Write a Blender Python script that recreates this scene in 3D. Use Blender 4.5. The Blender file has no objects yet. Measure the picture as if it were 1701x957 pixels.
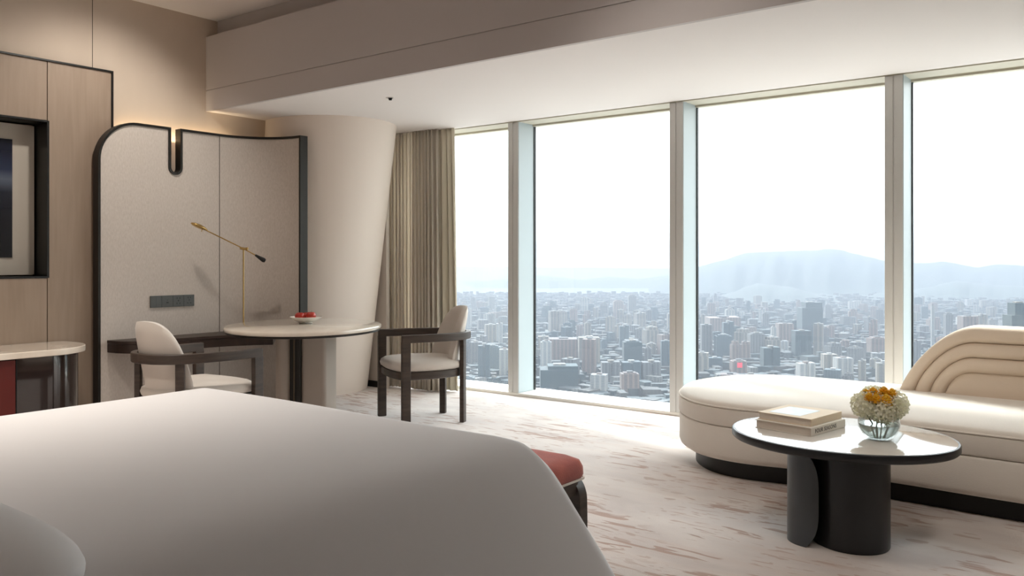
import bpy, bmesh, math, random
from mathutils import Vector, Matrix
random.seed(7)
PI = math.pi
sc = bpy.context.scene
col = sc.collection

# ------------------------------------------------------------------ camera, light, exposure
CAM_H, F_PX, YAW = 1.25, 1400.0, math.radians(37.4)
cd = bpy.data.cameras.new('camera'); cam = bpy.data.objects.new('camera', cd); col.objects.link(cam)
cam.location = (0, 0, CAM_H); cam.rotation_euler = (PI/2, 0, YAW)
cd.sensor_width = 36; cd.lens = 36*F_PX/1701; cd.shift_y = -48.5/1701
cd.clip_start = .05; cd.clip_end = 40000
sc.camera = cam
sc.view_settings.view_transform = 'Standard'; sc.view_settings.look = 'None'
sc.view_settings.gamma = 1; sc.view_settings.use_curve_mapping = False
sc.view_settings.exposure = 0.0

EXPO = 1.12
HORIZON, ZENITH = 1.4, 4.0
SUN_E, SUN_ELEV, SUN_ANG = 6.5, math.radians(24), math.radians(4)
sc.view_settings.exposure = EXPO
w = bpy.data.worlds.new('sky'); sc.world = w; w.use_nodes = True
nt = w.node_tree; nt.nodes.clear()
tc = nt.nodes.new('ShaderNodeTexCoord'); sep = nt.nodes.new('ShaderNodeSeparateXYZ')
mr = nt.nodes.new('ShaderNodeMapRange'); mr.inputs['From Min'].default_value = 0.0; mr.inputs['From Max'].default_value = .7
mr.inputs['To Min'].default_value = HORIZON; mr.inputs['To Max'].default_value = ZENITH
rp = nt.nodes.new('ShaderNodeValToRGB')
rp.color_ramp.elements[0].position = 0.0; rp.color_ramp.elements[0].color = (1, .985, .96, 1)
rp.color_ramp.elements[1].position = .6; rp.color_ramp.elements[1].color = (.93, .97, 1, 1)
bg = nt.nodes.new('ShaderNodeBackground'); wo = nt.nodes.new('ShaderNodeOutputWorld')
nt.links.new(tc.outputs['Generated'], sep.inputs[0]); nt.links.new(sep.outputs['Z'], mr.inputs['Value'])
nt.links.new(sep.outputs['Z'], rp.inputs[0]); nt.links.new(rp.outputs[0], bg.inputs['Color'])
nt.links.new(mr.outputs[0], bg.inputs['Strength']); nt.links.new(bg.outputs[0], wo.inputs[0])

sl = bpy.data.lights.new('sun', 'SUN'); sl.energy = SUN_E; sl.angle = SUN_ANG; sl.color = (1, .96, .90)
so = bpy.data.objects.new('sun', sl); col.objects.link(so)
sh = Vector((1.9, -.76, 0)).normalized()*math.cos(SUN_ELEV) + Vector((0, 0, -math.sin(SUN_ELEV)))
so.rotation_euler = sh.to_track_quat('-Z', 'Y').to_euler(); so.location = (-8, 14, 9)

# ------------------------------------------------------------------ helpers
def lin(c):
    return tuple(((v/255)/12.92 if v/255 <= .04045 else ((v/255+.055)/1.055)**2.4) for v in c)

def mat(name, c, rough=.6, metal=0, c2=None, scale=8, stretch=(1, 1, 1), bump=0, bscale=None, sheen=0, coat=0, detail=4, lo=.35, hi=.65, spec=.5, trans=0, ior=1.45):
    m = bpy.data.materials.new(name); m.use_nodes = True
    t = m.node_tree; b = t.nodes['Principled BSDF']
    b.inputs['Base Color'].default_value = (*lin(c), 1); b.inputs['Roughness'].default_value = rough
    b.inputs['Metallic'].default_value = metal; b.inputs['Specular IOR Level'].default_value = spec
    b.inputs['Sheen Weight'].default_value = sheen; b.inputs['Coat Weight'].default_value = coat
    b.inputs['Coat Roughness'].default_value = .05
    b.inputs['Transmission Weight'].default_value = trans; b.inputs['IOR'].default_value = ior
    if c2 or bump:
        co = t.nodes.new('ShaderNodeTexCoord'); mp = t.nodes.new('ShaderNodeMapping'); mp.inputs['Scale'].default_value = stretch
        t.links.new(co.outputs['Object'], mp.inputs[0])
    if c2:
        n = t.nodes.new('ShaderNodeTexNoise'); n.inputs['Scale'].default_value = scale; n.inputs['Detail'].default_value = detail
        r = t.nodes.new('ShaderNodeValToRGB'); r.color_ramp.elements[0].color = (*lin(c), 1); r.color_ramp.elements[1].color = (*lin(c2), 1)
        r.color_ramp.elements[0].position = lo; r.color_ramp.elements[1].position = hi
        t.links.new(mp.outputs[0], n.inputs['Vector']); t.links.new(n.outputs['Fac'], r.inputs[0]); t.links.new(r.outputs[0], b.inputs['Base Color'])
    if bump:
        n2 = t.nodes.new('ShaderNodeTexNoise'); n2.inputs['Scale'].default_value = bscale or scale*4; n2.inputs['Detail'].default_value = 3
        bp = t.nodes.new('ShaderNodeBump'); bp.inputs['Strength'].default_value = bump; bp.inputs['Distance'].default_value = .004
        t.links.new(mp.outputs[0], n2.inputs['Vector']); t.links.new(n2.outputs['Fac'], bp.inputs['Height']); t.links.new(bp.outputs[0], b.inputs['Normal'])
    return m

def link(o, parent=None):
    col.objects.link(o)
    if parent: o.parent = parent
    return o
def tag(o, label=None, cat=None, group=None, kind=None):
    if label: o['label'] = label
    if cat: o['category'] = cat
    if group: o['group'] = group
    if kind: o['kind'] = kind
    return o
def thing(name, label, cat, loc=(0, 0, 0), rz=0, group=None):
    o = bpy.data.objects.new(name, None); o.location = loc; o.rotation_euler = (0, 0, rz); o.empty_display_size = .1
    return tag(link(o), label, cat, group)
def mk(name, verts, faces, m, parent=None, smooth=False, bevel=0, seg=2, subsurf=0, kind=None, auto=None):
    me = bpy.data.meshes.new(name); me.from_pydata([tuple(v) for v in verts], [], faces); me.validate(); me.update()
    bm = bmesh.new(); bm.from_mesh(me); bmesh.ops.remove_doubles(bm, verts=bm.verts, dist=1e-5)
    bmesh.ops.recalc_face_normals(bm, faces=bm.faces); bm.to_mesh(me); bm.free()
    return fin(name, me, m, parent, smooth, bevel, seg, subsurf, kind, auto)
def fin(name, me, m, parent=None, smooth=False, bevel=0, seg=2, subsurf=0, kind=None, auto=None):
    ms = m if isinstance(m, (list, tuple)) else [m]
    for q in ms: me.materials.append(q)
    o = bpy.data.objects.new(name, me)
    if smooth or bevel:
        for p in me.polygons: p.use_smooth = True
        if not subsurf:
            me.set_sharp_from_angle(angle=math.radians(auto or 40))
    if bevel:
        b = o.modifiers.new('bevel', 'BEVEL'); b.width = bevel; b.segments = seg; b.limit_method = 'ANGLE'; b.angle_limit = math.radians(35)
        b.harden_normals = True
    if subsurf:
        s = o.modifiers.new('sub', 'SUBSURF'); s.levels = subsurf; s.render_levels = subsurf
    link(o, parent)
    if kind: o['kind'] = kind
    return o
def box_vf(x0, y0, z0, x1, y1, z1, n=0):
    v = [(x, y, z) for z in (z0, z1) for (x, y) in ((x0, y0), (x1, y0), (x1, y1), (x0, y1))]
    f = [(0, 3, 2, 1), (4, 5, 6, 7), (0, 1, 5, 4), (1, 2, 6, 5), (2, 3, 7, 6), (3, 0, 4, 7)]
    return v, [tuple(i+n for i in q) for q in f]
def boxes(lst):
    V, Fc = [], []
    for b in lst:
        v, f = box_vf(*b, n=len(V)); V += v; Fc += f
    return V, Fc
def box(name, b, m, parent=None, bevel=0, kind=None, seg=2):
    return multibox(name, [b], m, parent, bevel, kind, seg)
def multibox(name, lst, m, parent=None, bevel=0, kind=None, seg=2):
    V, Fc = boxes(lst)
    me = bpy.data.meshes.new(name); me.from_pydata(V, [], Fc); me.update()
    return fin(name, me, m, parent, False, bevel, seg, 0, kind)
def prism_vf(pts, z0, z1):
    n = len(pts); V = [(x, y, z0) for x, y in pts]+[(x, y, z1) for x, y in pts]
    return V, [tuple(range(n))[::-1], tuple(range(n, 2*n))]+[(i, (i+1) % n, n+(i+1) % n, n+i) for i in range(n)]
def prism(name, pts, z0, z1, m, parent=None, bevel=0, seg=3, kind=None):
    V, Fc = prism_vf(pts, z0, z1)
    return mk(name, V, Fc, m, parent, smooth=True, bevel=bevel, seg=seg, kind=kind)
def dome(name, pts, levels, m, parent=None, cap=True, subsurf=0, lim=None):
    """stack of scaled outlines about the centroid: levels = [(inset, z)]; inset in metres along the outline normal"""
    n = len(pts); V = []; Fc = []
    nr = []
    for i in range(n):
        a = Vector(pts[i-1]); b = Vector(pts[(i+1) % n]); d = (b-a).normalized(); nr.append(Vector((d.y, -d.x)))
    hw = min(max(p[0] for p in pts)-min(p[0] for p in pts), max(p[1] for p in pts)-min(p[1] for p in pts))/2
    area = sum(pts[i-1][0]*pts[i][1]-pts[i][0]*pts[i-1][1] for i in range(n))
    sg = 1 if area > 0 else -1
    for ins, z in levels:
        for i in range(n):
            if lim and ins > lim:        # wide insets shrink towards the middle instead of crossing at corners
                p = Vector(pts[i])-nr[i]*lim*sg; c = sum((Vector(q) for q in pts), Vector((0, 0)))/n; p = c+(p-c)*(1-(ins-lim)/hw)
            else: p = Vector(pts[i])-nr[i]*ins*sg
            V.append((p.x, p.y, z))
    for k in range(len(levels)-1):
        for i in range(n):
            j = (i+1) % n; Fc.append((k*n+i, k*n+j, (k+1)*n+j, (k+1)*n+i))
    Fc.append(tuple(range(n))[::-1]); Fc.append(tuple((len(levels)-1)*n+i for i in range(n)))
    return mk(name, V, Fc, m, parent, smooth=True, auto=50, subsurf=subsurf)
def lathe(name, prof, m, parent=None, seg=48, off=(0, 0, 0), auto=40):
    V, Fc = [], []
    for r, z in prof:
        for i in range(seg):
            a = 2*PI*i/seg; V.append((off[0]+r*math.cos(a), off[1]+r*math.sin(a), off[2]+z))
    for k in range(len(prof)-1):
        for i in range(seg):
            j = (i+1) % seg; Fc.append((k*seg+i, k*seg+j, (k+1)*seg+j, (k+1)*seg+i))
    if prof[0][0] > 1e-4: Fc.append(tuple(range(seg))[::-1])
    if prof[-1][0] > 1e-4: Fc.append(tuple((len(prof)-1)*seg+i for i in range(seg)))
    return mk(name, V, Fc, m, parent, smooth=True, auto=auto)
def tube(name, pts, rad, m, parent=None, seg=10):
    """round rod through pts; rad a number or one per point"""
    pts = [Vector(p) for p in pts]; n = len(pts); V, Fc = [], []
    rs = rad if isinstance(rad, (list, tuple)) else [rad]*n
    up = Vector((0, 0, 1))
    for i, p in enumerate(pts):
        d = (pts[min(i+1, n-1)]-pts[max(i-1, 0)]).normalized()
        u = up if abs(d.dot(up)) < .95 else Vector((1, 0, 0))
        a = d.cross(u).normalized(); b = d.cross(a)
        for k in range(seg):
            t = 2*PI*k/seg; V.append(p+(a*math.cos(t)+b*math.sin(t))*rs[i])
    for i in range(n-1):
        for k in range(seg):
            j = (k+1) % seg; Fc.append((i*seg+k, i*seg+j, (i+1)*seg+j, (i+1)*seg+k))
    Fc.append(tuple(range(seg))[::-1]); Fc.append(tuple((n-1)*seg+k for k in range(seg)))
    return mk(name, V, Fc, m, parent, smooth=True)
def band(name, path, w, z0, z1, m, parent=None, bevel=.004, closed=False, kind=None):
    """plan path with horizontal thickness w between z0 and z1"""
    pts = [Vector(p) for p in path]; n = len(pts); L, R = [], []
    for i, p in enumerate(pts):
        a = pts[i-1] if (closed or i > 0) else p; b = pts[(i+1) % n] if (closed or i < n-1) else p
        d = (b-a).normalized(); q = Vector((-d.y, d.x))*w/2; L.append(p+q); R.append(p-q)
    V = []
    for i in range(n):
        V += [(L[i].x, L[i].y, z0), (R[i].x, R[i].y, z0), (R[i].x, R[i].y, z1), (L[i].x, L[i].y, z1)]
    Fc = []
    for i in range(n if closed else n-1):
        j = (i+1) % n
        for k in range(4): Fc.append((4*i+k, 4*i+(k+1) % 4, 4*j+(k+1) % 4, 4*j+k))
    if not closed: Fc += [(0, 1, 2, 3), (4*n-4, 4*n-3, 4*n-2, 4*n-1)]
    return mk(name, V, Fc, m, parent, smooth=True, bevel=bevel, kind=kind)
def spline(pts, k=8, closed=False):
    P = [Vector(p) for p in pts]; n = len(P); out = []
    for i in range(n if closed else n-1):
        p0 = P[i-1] if (closed or i) else P[0]; p1 = P[i]; p2 = P[(i+1) % n]; p3 = P[(i+2) % n] if (closed or i+2 < n) else P[-1]
        for j in range(k):
            t = j/k
            out.append(.5*((2*p1)+(p2-p0)*t+(2*p0-5*p1+4*p2-p3)*t*t+(-p0+3*p1-3*p2+p3)*t**3))
    if not closed: out.append(P[-1])
    return [tuple(v) for v in out]
def ellipse(cx, cy, a, b, rot=0, n=96):
    return [(cx+a*math.cos(t)*math.cos(rot)-b*math.sin(t)*math.sin(rot), cy+a*math.cos(t)*math.sin(rot)+b*math.sin(t)*math.cos(rot)) for t in (2*PI*i/n for i in range(n))]
def at(u, Z, v=None, z=None):
    """a point of the place at forward distance Z seen at column u of the photograph"""
    t = (u-850.5)/F_PX; x = Z*(-math.sin(YAW)+t*math.cos(YAW)); y = Z*(math.cos(YAW)+t*math.sin(YAW))
    if v is not None: z = CAM_H-Z*(v-430)/F_PX
    return (x, y, z)

# ------------------------------------------------------------------ materials
M = {}
M['wall'] = mat('wallcovering', (200, 184, 168), .85, c2=(194, 178, 162), scale=3, stretch=(1, 1, .3), bump=.12, bscale=220)
M['wall_plain'] = mat('painted_wall', (200, 190, 180), .9, bump=.05, bscale=150)
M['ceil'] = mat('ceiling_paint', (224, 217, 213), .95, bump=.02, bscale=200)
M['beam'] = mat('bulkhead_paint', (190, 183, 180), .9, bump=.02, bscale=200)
M['groove'] = mat('shadow_gap', (60, 50, 44), .9)
M['column'] = mat('column_plaster', (226, 213, 202), .8, bump=.08, bscale=160)
M['veneer'] = mat('beige_veneer', (156, 137, 120), .55, c2=(149, 130, 113), scale=5, stretch=(6, 6, .5), bump=.05, bscale=120)
M['linen'] = mat('linen_panel', (206, 196, 187), .9, c2=(192, 181, 171), scale=90, stretch=(1, 1.6, .45), bump=.12, bscale=190, detail=10, lo=.3, hi=.7)
M['bronze'] = mat('dark_bronze', (46, 43, 40), .38, metal=.6)
M['black'] = mat('black_metal', (18, 17, 17), .4)
M['skirting'] = mat('skirting', (24, 22, 21), .5)
M['wood'] = mat('dark_oak', (74, 62, 54), .45, c2=(58, 48, 42), scale=6, stretch=(1, 1, 8), bump=.1, bscale=60)
M['wood_h'] = mat('dark_oak_shelf', (62, 48, 42), .4, c2=(50, 39, 34), scale=6, stretch=(8, 1, 1), bump=.06, bscale=60)
M['marble'] = mat('cream_marble', (232, 222, 208), .12, c2=(214, 198, 182), scale=2.2, stretch=(1, 2.4, 1), coat=.4, detail=9, lo=.4, hi=.72)
M['marble_w'] = mat('white_marble', (226, 220, 212), .1, c2=(208, 199, 190), scale=2.5, coat=.6, detail=9, lo=.45, hi=.75)
M['cream'] = mat('cream_boucle', (234, 225, 214), .95, bump=.3, bscale=240, sheen=.2)
M['tan'] = mat('tan_upholstery', (222, 203, 182), .95, bump=.3, bscale=240, sheen=.2)
M['chair_fab'] = mat('chair_fabric', (208, 198, 188), .95, bump=.2, bscale=260, sheen=.2)
M['sheet'] = mat('white_cotton', (220, 216, 215), .9, bump=.04, bscale=300, sheen=.15)
M['pillow'] = mat('pillow_cotton', (228, 225, 224), .9, bump=.04, bscale=300, sheen=.15)
M['red'] = mat('terracotta_velvet', (178, 84, 66), .9, c2=(160, 70, 56), scale=12, bump=.3, bscale=200, sheen=.3)
M['white_pipe'] = mat('white_piping', (225, 214, 204), .8)
M['brass'] = mat('brushed_brass', (200, 168, 110), .25, metal=1)
M['redleather'] = mat('red_leather', (88, 25, 19), .45, bump=.1, bscale=200)
M['gloss'] = mat('dark_gloss', (42, 32, 30), .15, coat=1)
M['charcoal'] = mat('charcoal_lacquer', (34, 34, 36), .35)
M['charcoal2'] = mat('charcoal_shell', (74, 78, 82), .35)
M['socket'] = mat('socket_grey', (82, 84, 82), .5)
M['alu'] = mat('grey_aluminium', (202, 200, 196), .45, metal=.15)
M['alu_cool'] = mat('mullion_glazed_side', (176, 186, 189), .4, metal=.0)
M['sill'] = mat('white_sill', (238, 234, 226), .35)
M['blind'] = mat('blind_cassette', (196, 190, 174), .7)
M['curtain'] = mat('drape', (232, 223, 210), .95, bump=.2, bscale=200)
M['apple'] = mat('apple_skin', (168, 24, 20), .3, c2=(196, 60, 40), scale=14, coat=.3)
M['stem'] = mat('stem', (84, 64, 38), .7)
M['china'] = mat('white_china', (236, 232, 224), .2, coat=.4)
M['mat_board'] = mat('mat_board', (190, 182, 170), .85)
M['hydra'] = mat('hydrangea_petal', (253, 251, 240), .8, c2=(248, 246, 226), scale=40)
M['yellow'] = mat('ranunculus_petal', (255, 224, 84), .7, c2=(255, 198, 52), scale=60)
M['leaf'] = mat('leaf', (58, 78, 34), .6)
M['book_tan'] = mat('book_cloth_tan', (232, 214, 188), .7, bump=.05)
M['book_cream'] = mat('book_cloth_cream', (230, 222, 210), .7)
M['paper'] = mat('book_pages', (230, 220, 208), .85, c2=(220, 208, 194), scale=40, stretch=(1, 1, 30))
M['bluepic'] = mat('book_cover_photo', (196, 216, 226), .5, c2=(226, 230, 232), scale=9)
M['ink'] = mat('ink', (58, 54, 50), .7)

def thin_glass(name, tint=(.93, .97, .98), refl=.5):
    m = bpy.data.materials.new(name); m.use_nodes = True; t = m.node_tree; t.nodes.clear()
    o = t.nodes.new('ShaderNodeOutputMaterial'); mx = t.nodes.new('ShaderNodeMixShader'); tr = t.nodes.new('ShaderNodeBsdfTransparent')
    gl = t.nodes.new('ShaderNodeBsdfGlossy'); fr = t.nodes.new('ShaderNodeFresnel'); mu = t.nodes.new('ShaderNodeMath'); mu.operation = 'MULTIPLY'
    tr.inputs[0].default_value = (*tint, 1); gl.inputs['Roughness'].default_value = 0; fr.inputs[0].default_value = 1.45; mu.inputs[1].default_value = refl
    t.links.new(fr.outputs[0], mu.inputs[0]); t.links.new(mu.outputs[0], mx.inputs[0]); t.links.new(tr.outputs[0], mx.inputs[1]); t.links.new(gl.outputs[0], mx.inputs[2])
    t.links.new(mx.outputs[0], o.inputs[0]); return m
M['glass'] = thin_glass('window_glass', refl=.35)
M['vase'] = thin_glass('vase_glass', (.96, .98, .975), refl=.7)
M['water'] = mat('water', (232, 240, 236), .08, trans=.45, ior=1.33)

def translucent(m, f):
    t = m.node_tree; b = t.nodes['Principled BSDF']; o = t.nodes['Material Output']; tr = t.nodes.new('ShaderNodeBsdfTranslucent'); mx = t.nodes.new('ShaderNodeMixShader')
    if b.inputs['Base Color'].links: t.links.new(b.inputs['Base Color'].links[0].from_socket, tr.inputs[0])
    else: tr.inputs[0].default_value = b.inputs['Base Color'].default_value
    mx.inputs[0].default_value = f; t.links.new(b.outputs[0], mx.inputs[1]); t.links.new(tr.outputs[0], mx.inputs[2]); t.links.new(mx.outputs[0], o.inputs['Surface'])
for k_, f_ in (('curtain', .45), ('hydra', .5), ('yellow', .45)): translucent(M[k_], f_)

def carpet_mat():
    m = bpy.data.materials.new('abstract_carpet'); m.use_nodes = True; t = m.node_tree; b = t.nodes['Principled BSDF']; N = t.nodes.new; L = t.links.new
    b.inputs['Roughness'].default_value = .98; b.inputs['Specular IOR Level'].default_value = .1; b.inputs['Sheen Weight'].default_value = .2
    co = N('ShaderNodeTexCoord')
    def noise(scale, sx, sy, detail, dist=0, off=0):
        mp = N('ShaderNodeMapping'); mp.inputs['Scale'].default_value = (sx, sy, 1); mp.inputs['Location'].default_value = (off, off*.7, 0)
        n = N('ShaderNodeTexNoise'); n.inputs['Scale'].default_value = scale; n.inputs['Detail'].default_value = detail; n.inputs['Distortion'].default_value = dist
        L(co.outputs['Object'], mp.inputs[0]); L(mp.outputs[0], n.inputs['Vector']); return n.outputs['Fac']
    def ramp(fac, a, bb):
        r = N('ShaderNodeMapRange'); r.inputs['From Min'].default_value = a; r.inputs['From Max'].default_value = bb; L(fac, r.inputs['Value']); return r.outputs[0]
    def mul(x, y):
        q = N('ShaderNodeMath'); q.operation = 'MULTIPLY'; L(x, q.inputs[0])
        if isinstance(y, (int, float)): q.inputs[1].default_value = y
        else: L(y, q.inputs[1])
        return q.outputs[0]
    def mixc(f, a, c):
        q = N('ShaderNodeMix'); q.data_type = 'RGBA'; L(f, q.inputs['Factor'])
        if isinstance(a, tuple): q.inputs['A'].default_value = (*lin(a), 1)
        else: L(a, q.inputs['A'])
        q.inputs['B'].default_value = (*lin(c), 1); return q.outputs['Result']
    base = mixc(ramp(noise(1.6, 1, 2.2, 6, .6), .35, .65), (226, 216, 209), (210, 199, 193))
    wash = mixc(mul(ramp(noise(2.2, .8, 5, 5, .4, 5), .52, .68), .4), base, (214, 196, 185))
    streak = ramp(noise(3.0, 1.0, 6.5, 3, .8, 2), .575, .60)
    mask = ramp(noise(1.3, 1, 1.2, 2.5, .5, 9), .50, .53)
    s1 = mixc(mul(mul(streak, mask), .75), wash, (176, 142, 126))
    blob = mul(ramp(noise(6.5, .9, 2.2, 1.5, .4, 13), .64, .66), ramp(noise(1.3, 1, 1, 1, .1, 21), .45, .55))
    fine = mul(ramp(noise(7.5, 1, 4.5, 2, .7, 31), .60, .63), ramp(noise(1.7, 1, 1.3, 2, .5, 41), .48, .52))
    s1 = mixc(mul(fine, .55), s1, (184, 152, 136))
    s2 = mixc(mul(blob, .6), s1, (180, 152, 138))
    L(s2, b.inputs['Base Color'])
    hb = N('ShaderNodeBump'); hb.inputs['Strength'].default_value = .5; hb.inputs['Distance'].default_value = .006
    ad = N('ShaderNodeMath'); ad.operation = 'SUBTRACT'; L(mul(noise(260, 1, 1, 2), .5), ad.inputs[0]); L(mul(streak, mask), ad.inputs[1])
    L(ad.outputs[0], hb.inputs['Height']); L(hb.outputs[0], b.inputs['Normal'])
    return m
M['carpet'] = carpet_mat()

# ------------------------------------------------------------------ the setting
XW, YB, XR = -6.4, -1.6, 2.8           # left wall, back wall, right wall
YS, YG = 6.12, 6.37                    # edge of the sill, glass
SZ, CZ = 2.5, 3.285                    # soffit and ceiling heights
box('floor', (XW-.4, YB-.2, -.12, XR+.2, YS, 0), M['carpet'], kind='structure')
box('ceiling', (XW-.4, YB-.2, CZ, XR+.2, 4.24, CZ+.12), M['ceil'], kind='structure')
# left wall, with the cavity of the picture niche
multibox('wall_left', [(XW-.4, 2.82, 0, XW, 6.6, CZ), (XW-.4, YB, 0, XW, 1.9, CZ), (XW-.4, 1.9, 0, XW, 2.82, 1.08), (XW-.4, 1.9, 2.28, XW, 2.82, CZ), (XW-.4, 1.9, 1.08, XW-.25, 2.82, 2.28)], M['wall'], kind='structure')
box('trim_1', (XW, 3.138, 2.3, XW+.0015, 3.142, CZ), M['groove'], kind='structure')   # seam of the wallcovering
box('wall_back', (XW-.4, YB-.2, 0, XR+.2, YB, CZ), M['wall_plain'], kind='structure')
box('wall_right', (XR, YB, 0, XR+.2, YG+.2, CZ), M['wall_plain'], kind='structure')
# bulkhead over the window bay: front face with a shadow line, soffit, slot above it
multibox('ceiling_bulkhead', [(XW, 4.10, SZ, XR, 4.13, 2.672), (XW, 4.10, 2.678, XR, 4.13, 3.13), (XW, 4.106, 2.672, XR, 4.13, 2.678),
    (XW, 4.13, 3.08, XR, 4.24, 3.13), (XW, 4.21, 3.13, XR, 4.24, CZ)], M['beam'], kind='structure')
box('ceiling_soffit', (XW-.3, 4.13, SZ, XR, 6.10, SZ+.05), M['ceil'], kind='structure')
multibox('wall_corner', [(XW, 5.72, 0, -5.9, 5.76, SZ), (XW-.3, 6.3, 0, -6.36, 6.5, SZ)], M['wall_plain'], kind='structure')
box('baseboard_corner', (-6.3, 5.708, 0, -5.9, 5.72, .06), M['skirting'], kind='structure')
# leaning round column
def column():
    n = 72; V, Fc = [], []; H = SZ
    for k in range(9):
        z = H*k/8; cx = -6.172-.40*(1-k/8); cy = 5.26-.0*(1-k/8)
        for i in range(n):
            a = 2*PI*i/n; V.append((cx+.634*math.cos(a), cy+.60*math.sin(a), z))
    for k in range(8):
        for i in range(n):
            j = (i+1) % n; Fc.append((k*n+i, k*n+j, (k+1)*n+j, (k+1)*n+i))
    Fc += [tuple(range(n))[::-1], tuple(8*n+i for i in range(n))]
    return mk('column', V, Fc, M['column'], smooth=True, kind='structure')
column()
# window bay: header, sill, four windows with deep mullions
multibox('trim_2', [(XW, 6.125, SZ-.004, XR, YG+.1, SZ+.04), (XW, 6.10, SZ+.02, XR, 6.125, SZ+.05), (XW, YG-.03, SZ-.02, .27, YG+.03, SZ)], M['blind'], kind='structure')
multibox('trim_3', [(XW, YS, -.12, .27, YG+.12, .028)], M['sill'], kind='structure', bevel=.006)
multibox('wall_front', [(.27, YS, 0, XR+.2, YG+.05, SZ-.01), (XW-.4, YG+.06, SZ+.03, XR+.2, YG+.3, CZ+.12)], M['wall_plain'], kind='structure')
MUL = [-6.36, -4.725, -3.093, -1.475, .15]
XE = MUL[1:]
for i, x in enumerate(MUL):
    wn = thing('window_%d' % (i+1), None, None, (x, YS, 0)); tag(wn, kind='structure')
    if i:
        multibox('mullion', [(0, 0, .028, .052, .248, SZ-.004), (.060, 0, .028, .115, .235, SZ-.004), (.05, .006, .028, .062, .2, SZ-.004)], M['alu'], wn, bevel=.002)
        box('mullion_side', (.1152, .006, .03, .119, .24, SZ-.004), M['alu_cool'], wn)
        box('gasket', (.116, .236, .03, .128, .262, SZ-.004), M['black'], wn)
    if i < len(MUL)-1:
        xn = MUL[i+1]-x
        box('pane', (.115 if i else 0, .244, .02, xn, .250, SZ), M['glass'], wn)

# ------------------------------------------------------------------ built-in wall panelling with picture niche
pan = thing('wall_panelling', 'beige veneer wall panelling with thin black edge and square picture niche', 'wall panelling', (XW, 0, 0))
Y0, Y1, ZT, NY0, NZ0, NZ1 = .9, 3.28, 2.69, 1.93, 1.124, 2.237
multibox('veneer_board', [(0, 2.803, 0, .03, Y1-.012, ZT-.012), (0, NY0, NZ1, .03, 2.797, ZT-.012), (0, NY0, 0, .03, 2.797, NZ0), (0, Y0, 0, .03, NY0-.003, ZT-.012)], M['veneer'], pan, bevel=.001)
multibox('edge_trim', [(0, Y1-.012, 0, .045, Y1, ZT), (0, Y0, ZT-.012, .045, Y1-.012, ZT)], M['black'], pan)
multibox('niche_frame', [(-.2, 2.797, NZ0-.012, .034, 2.812, NZ1+.012), (-.2, NY0-.012, NZ0-.012, .034, NY0, NZ1+.012), (-.2, NY0, NZ1, .034, 2.797, NZ1+.014), (-.2, NY0, NZ0-.014, .034, 2.797, NZ0)], M['black'], pan)
pic = thing('framed_picture', 'dark blue night seascape picture in wide pale mat inside the wall niche', 'picture', (XW-.15, NY0, NZ0))
box('mat_board', (-.03, .01, .01, 0, .857, 1.10), M['mat_board'], pic)
def picmat():
    m = mat('seascape', (14, 15, 26), .25); t = m.node_tree; b = t.nodes['Principled BSDF']
    co = t.nodes.new('ShaderNodeTexCoord'); sp = t.nodes.new('ShaderNodeSeparateXYZ'); r = t.nodes.new('ShaderNodeValToRGB')
    e = r.color_ramp.elements; e[0].position = 0; e[0].color = (*lin((16, 14, 20)), 1); e[1].position = 1; e[1].color = (*lin((14, 18, 34)), 1)
    for p, c in ((.3, (18, 16, 24)), (.55, (30, 32, 44)), (.66, (88, 96, 112)), (.74, (40, 48, 72)), (.9, (16, 20, 40))):
        q = e.new(p); q.color = (*lin(c), 1)
    t.links.new(co.outputs['Generated'], sp.inputs[0]); t.links.new(sp.outputs['Z'], r.inputs[0]); t.links.new(r.outputs[0], b.inputs['Base Color']); return m
box('picture_print', (0, .15, .135, .008, .705, .985), picmat(), pic)

# ------------------------------------------------------------------ linen desk panel with bronze frame and notch
RA = .49; S0, S1 = 3.135, 4.15; SE = S1+RA*PI/2; PZ = 2.285
def pmap(s, z, d):
    """s along the panel, d out of it (towards the room)"""
    if s <= S1: return (-6.3+d, s, z)
    a = (s-S1)/RA
    return (-6.3+RA-(RA-d)*math.cos(a), S1+(RA-d)*math.sin(a), z)
def ptop(s):
    r = .29
    if s < S0+r: return PZ-r+math.sqrt(max(0, r*r-(S0+r-s)**2))
    return PZ
NC, NR, NB = 3.745, .058, 1.985
outl = [(S0, .0), (S0, PZ-.29)]+[(S0+.29-.29*math.cos(a), PZ-.29+.29*math.sin(a)) for a in (PI/2*k/14 for k in range(1, 15))]
outl += [(NC-NR, PZ), (NC-NR, NB)]+[(NC-NR*math.cos(a), NB-NR*math.sin(a)) for a in (PI*k/14 for k in range(1, 14))]+[(NC+NR, NB), (NC+NR, PZ)]
outl += [(S1-.3+k*(SE-S1+.3)/22, PZ) for k in range(0, 23)]+[(SE, .0)]
dp = thing('desk_back_panel', 'linen covered desk panel with dark bronze edge and notch, curving away from wall', 'panel')
ss = sorted(set([round(S0+.29*(1-math.cos(PI/2*k/16)), 5) for k in range(17)]+[round(NC-NR*math.cos(PI*k/16), 5) for k in range(17)]+[S0+.29+(NC-NR-S0-.29)*k/4 for k in range(5)]+[NC+NR+(S1-NC-NR)*k/4 for k in range(5)]+[S1+(SE-S1)*k/24 for k in range(25)]))
V, Fc = [], []
def col_at(s, t): 
    n = len(V)
    V.extend([pmap(s, .0, -.02), pmap(s, .0, .02), pmap(s, t, .02), pmap(s, t, -.02)]); return n
prev = None
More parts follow.
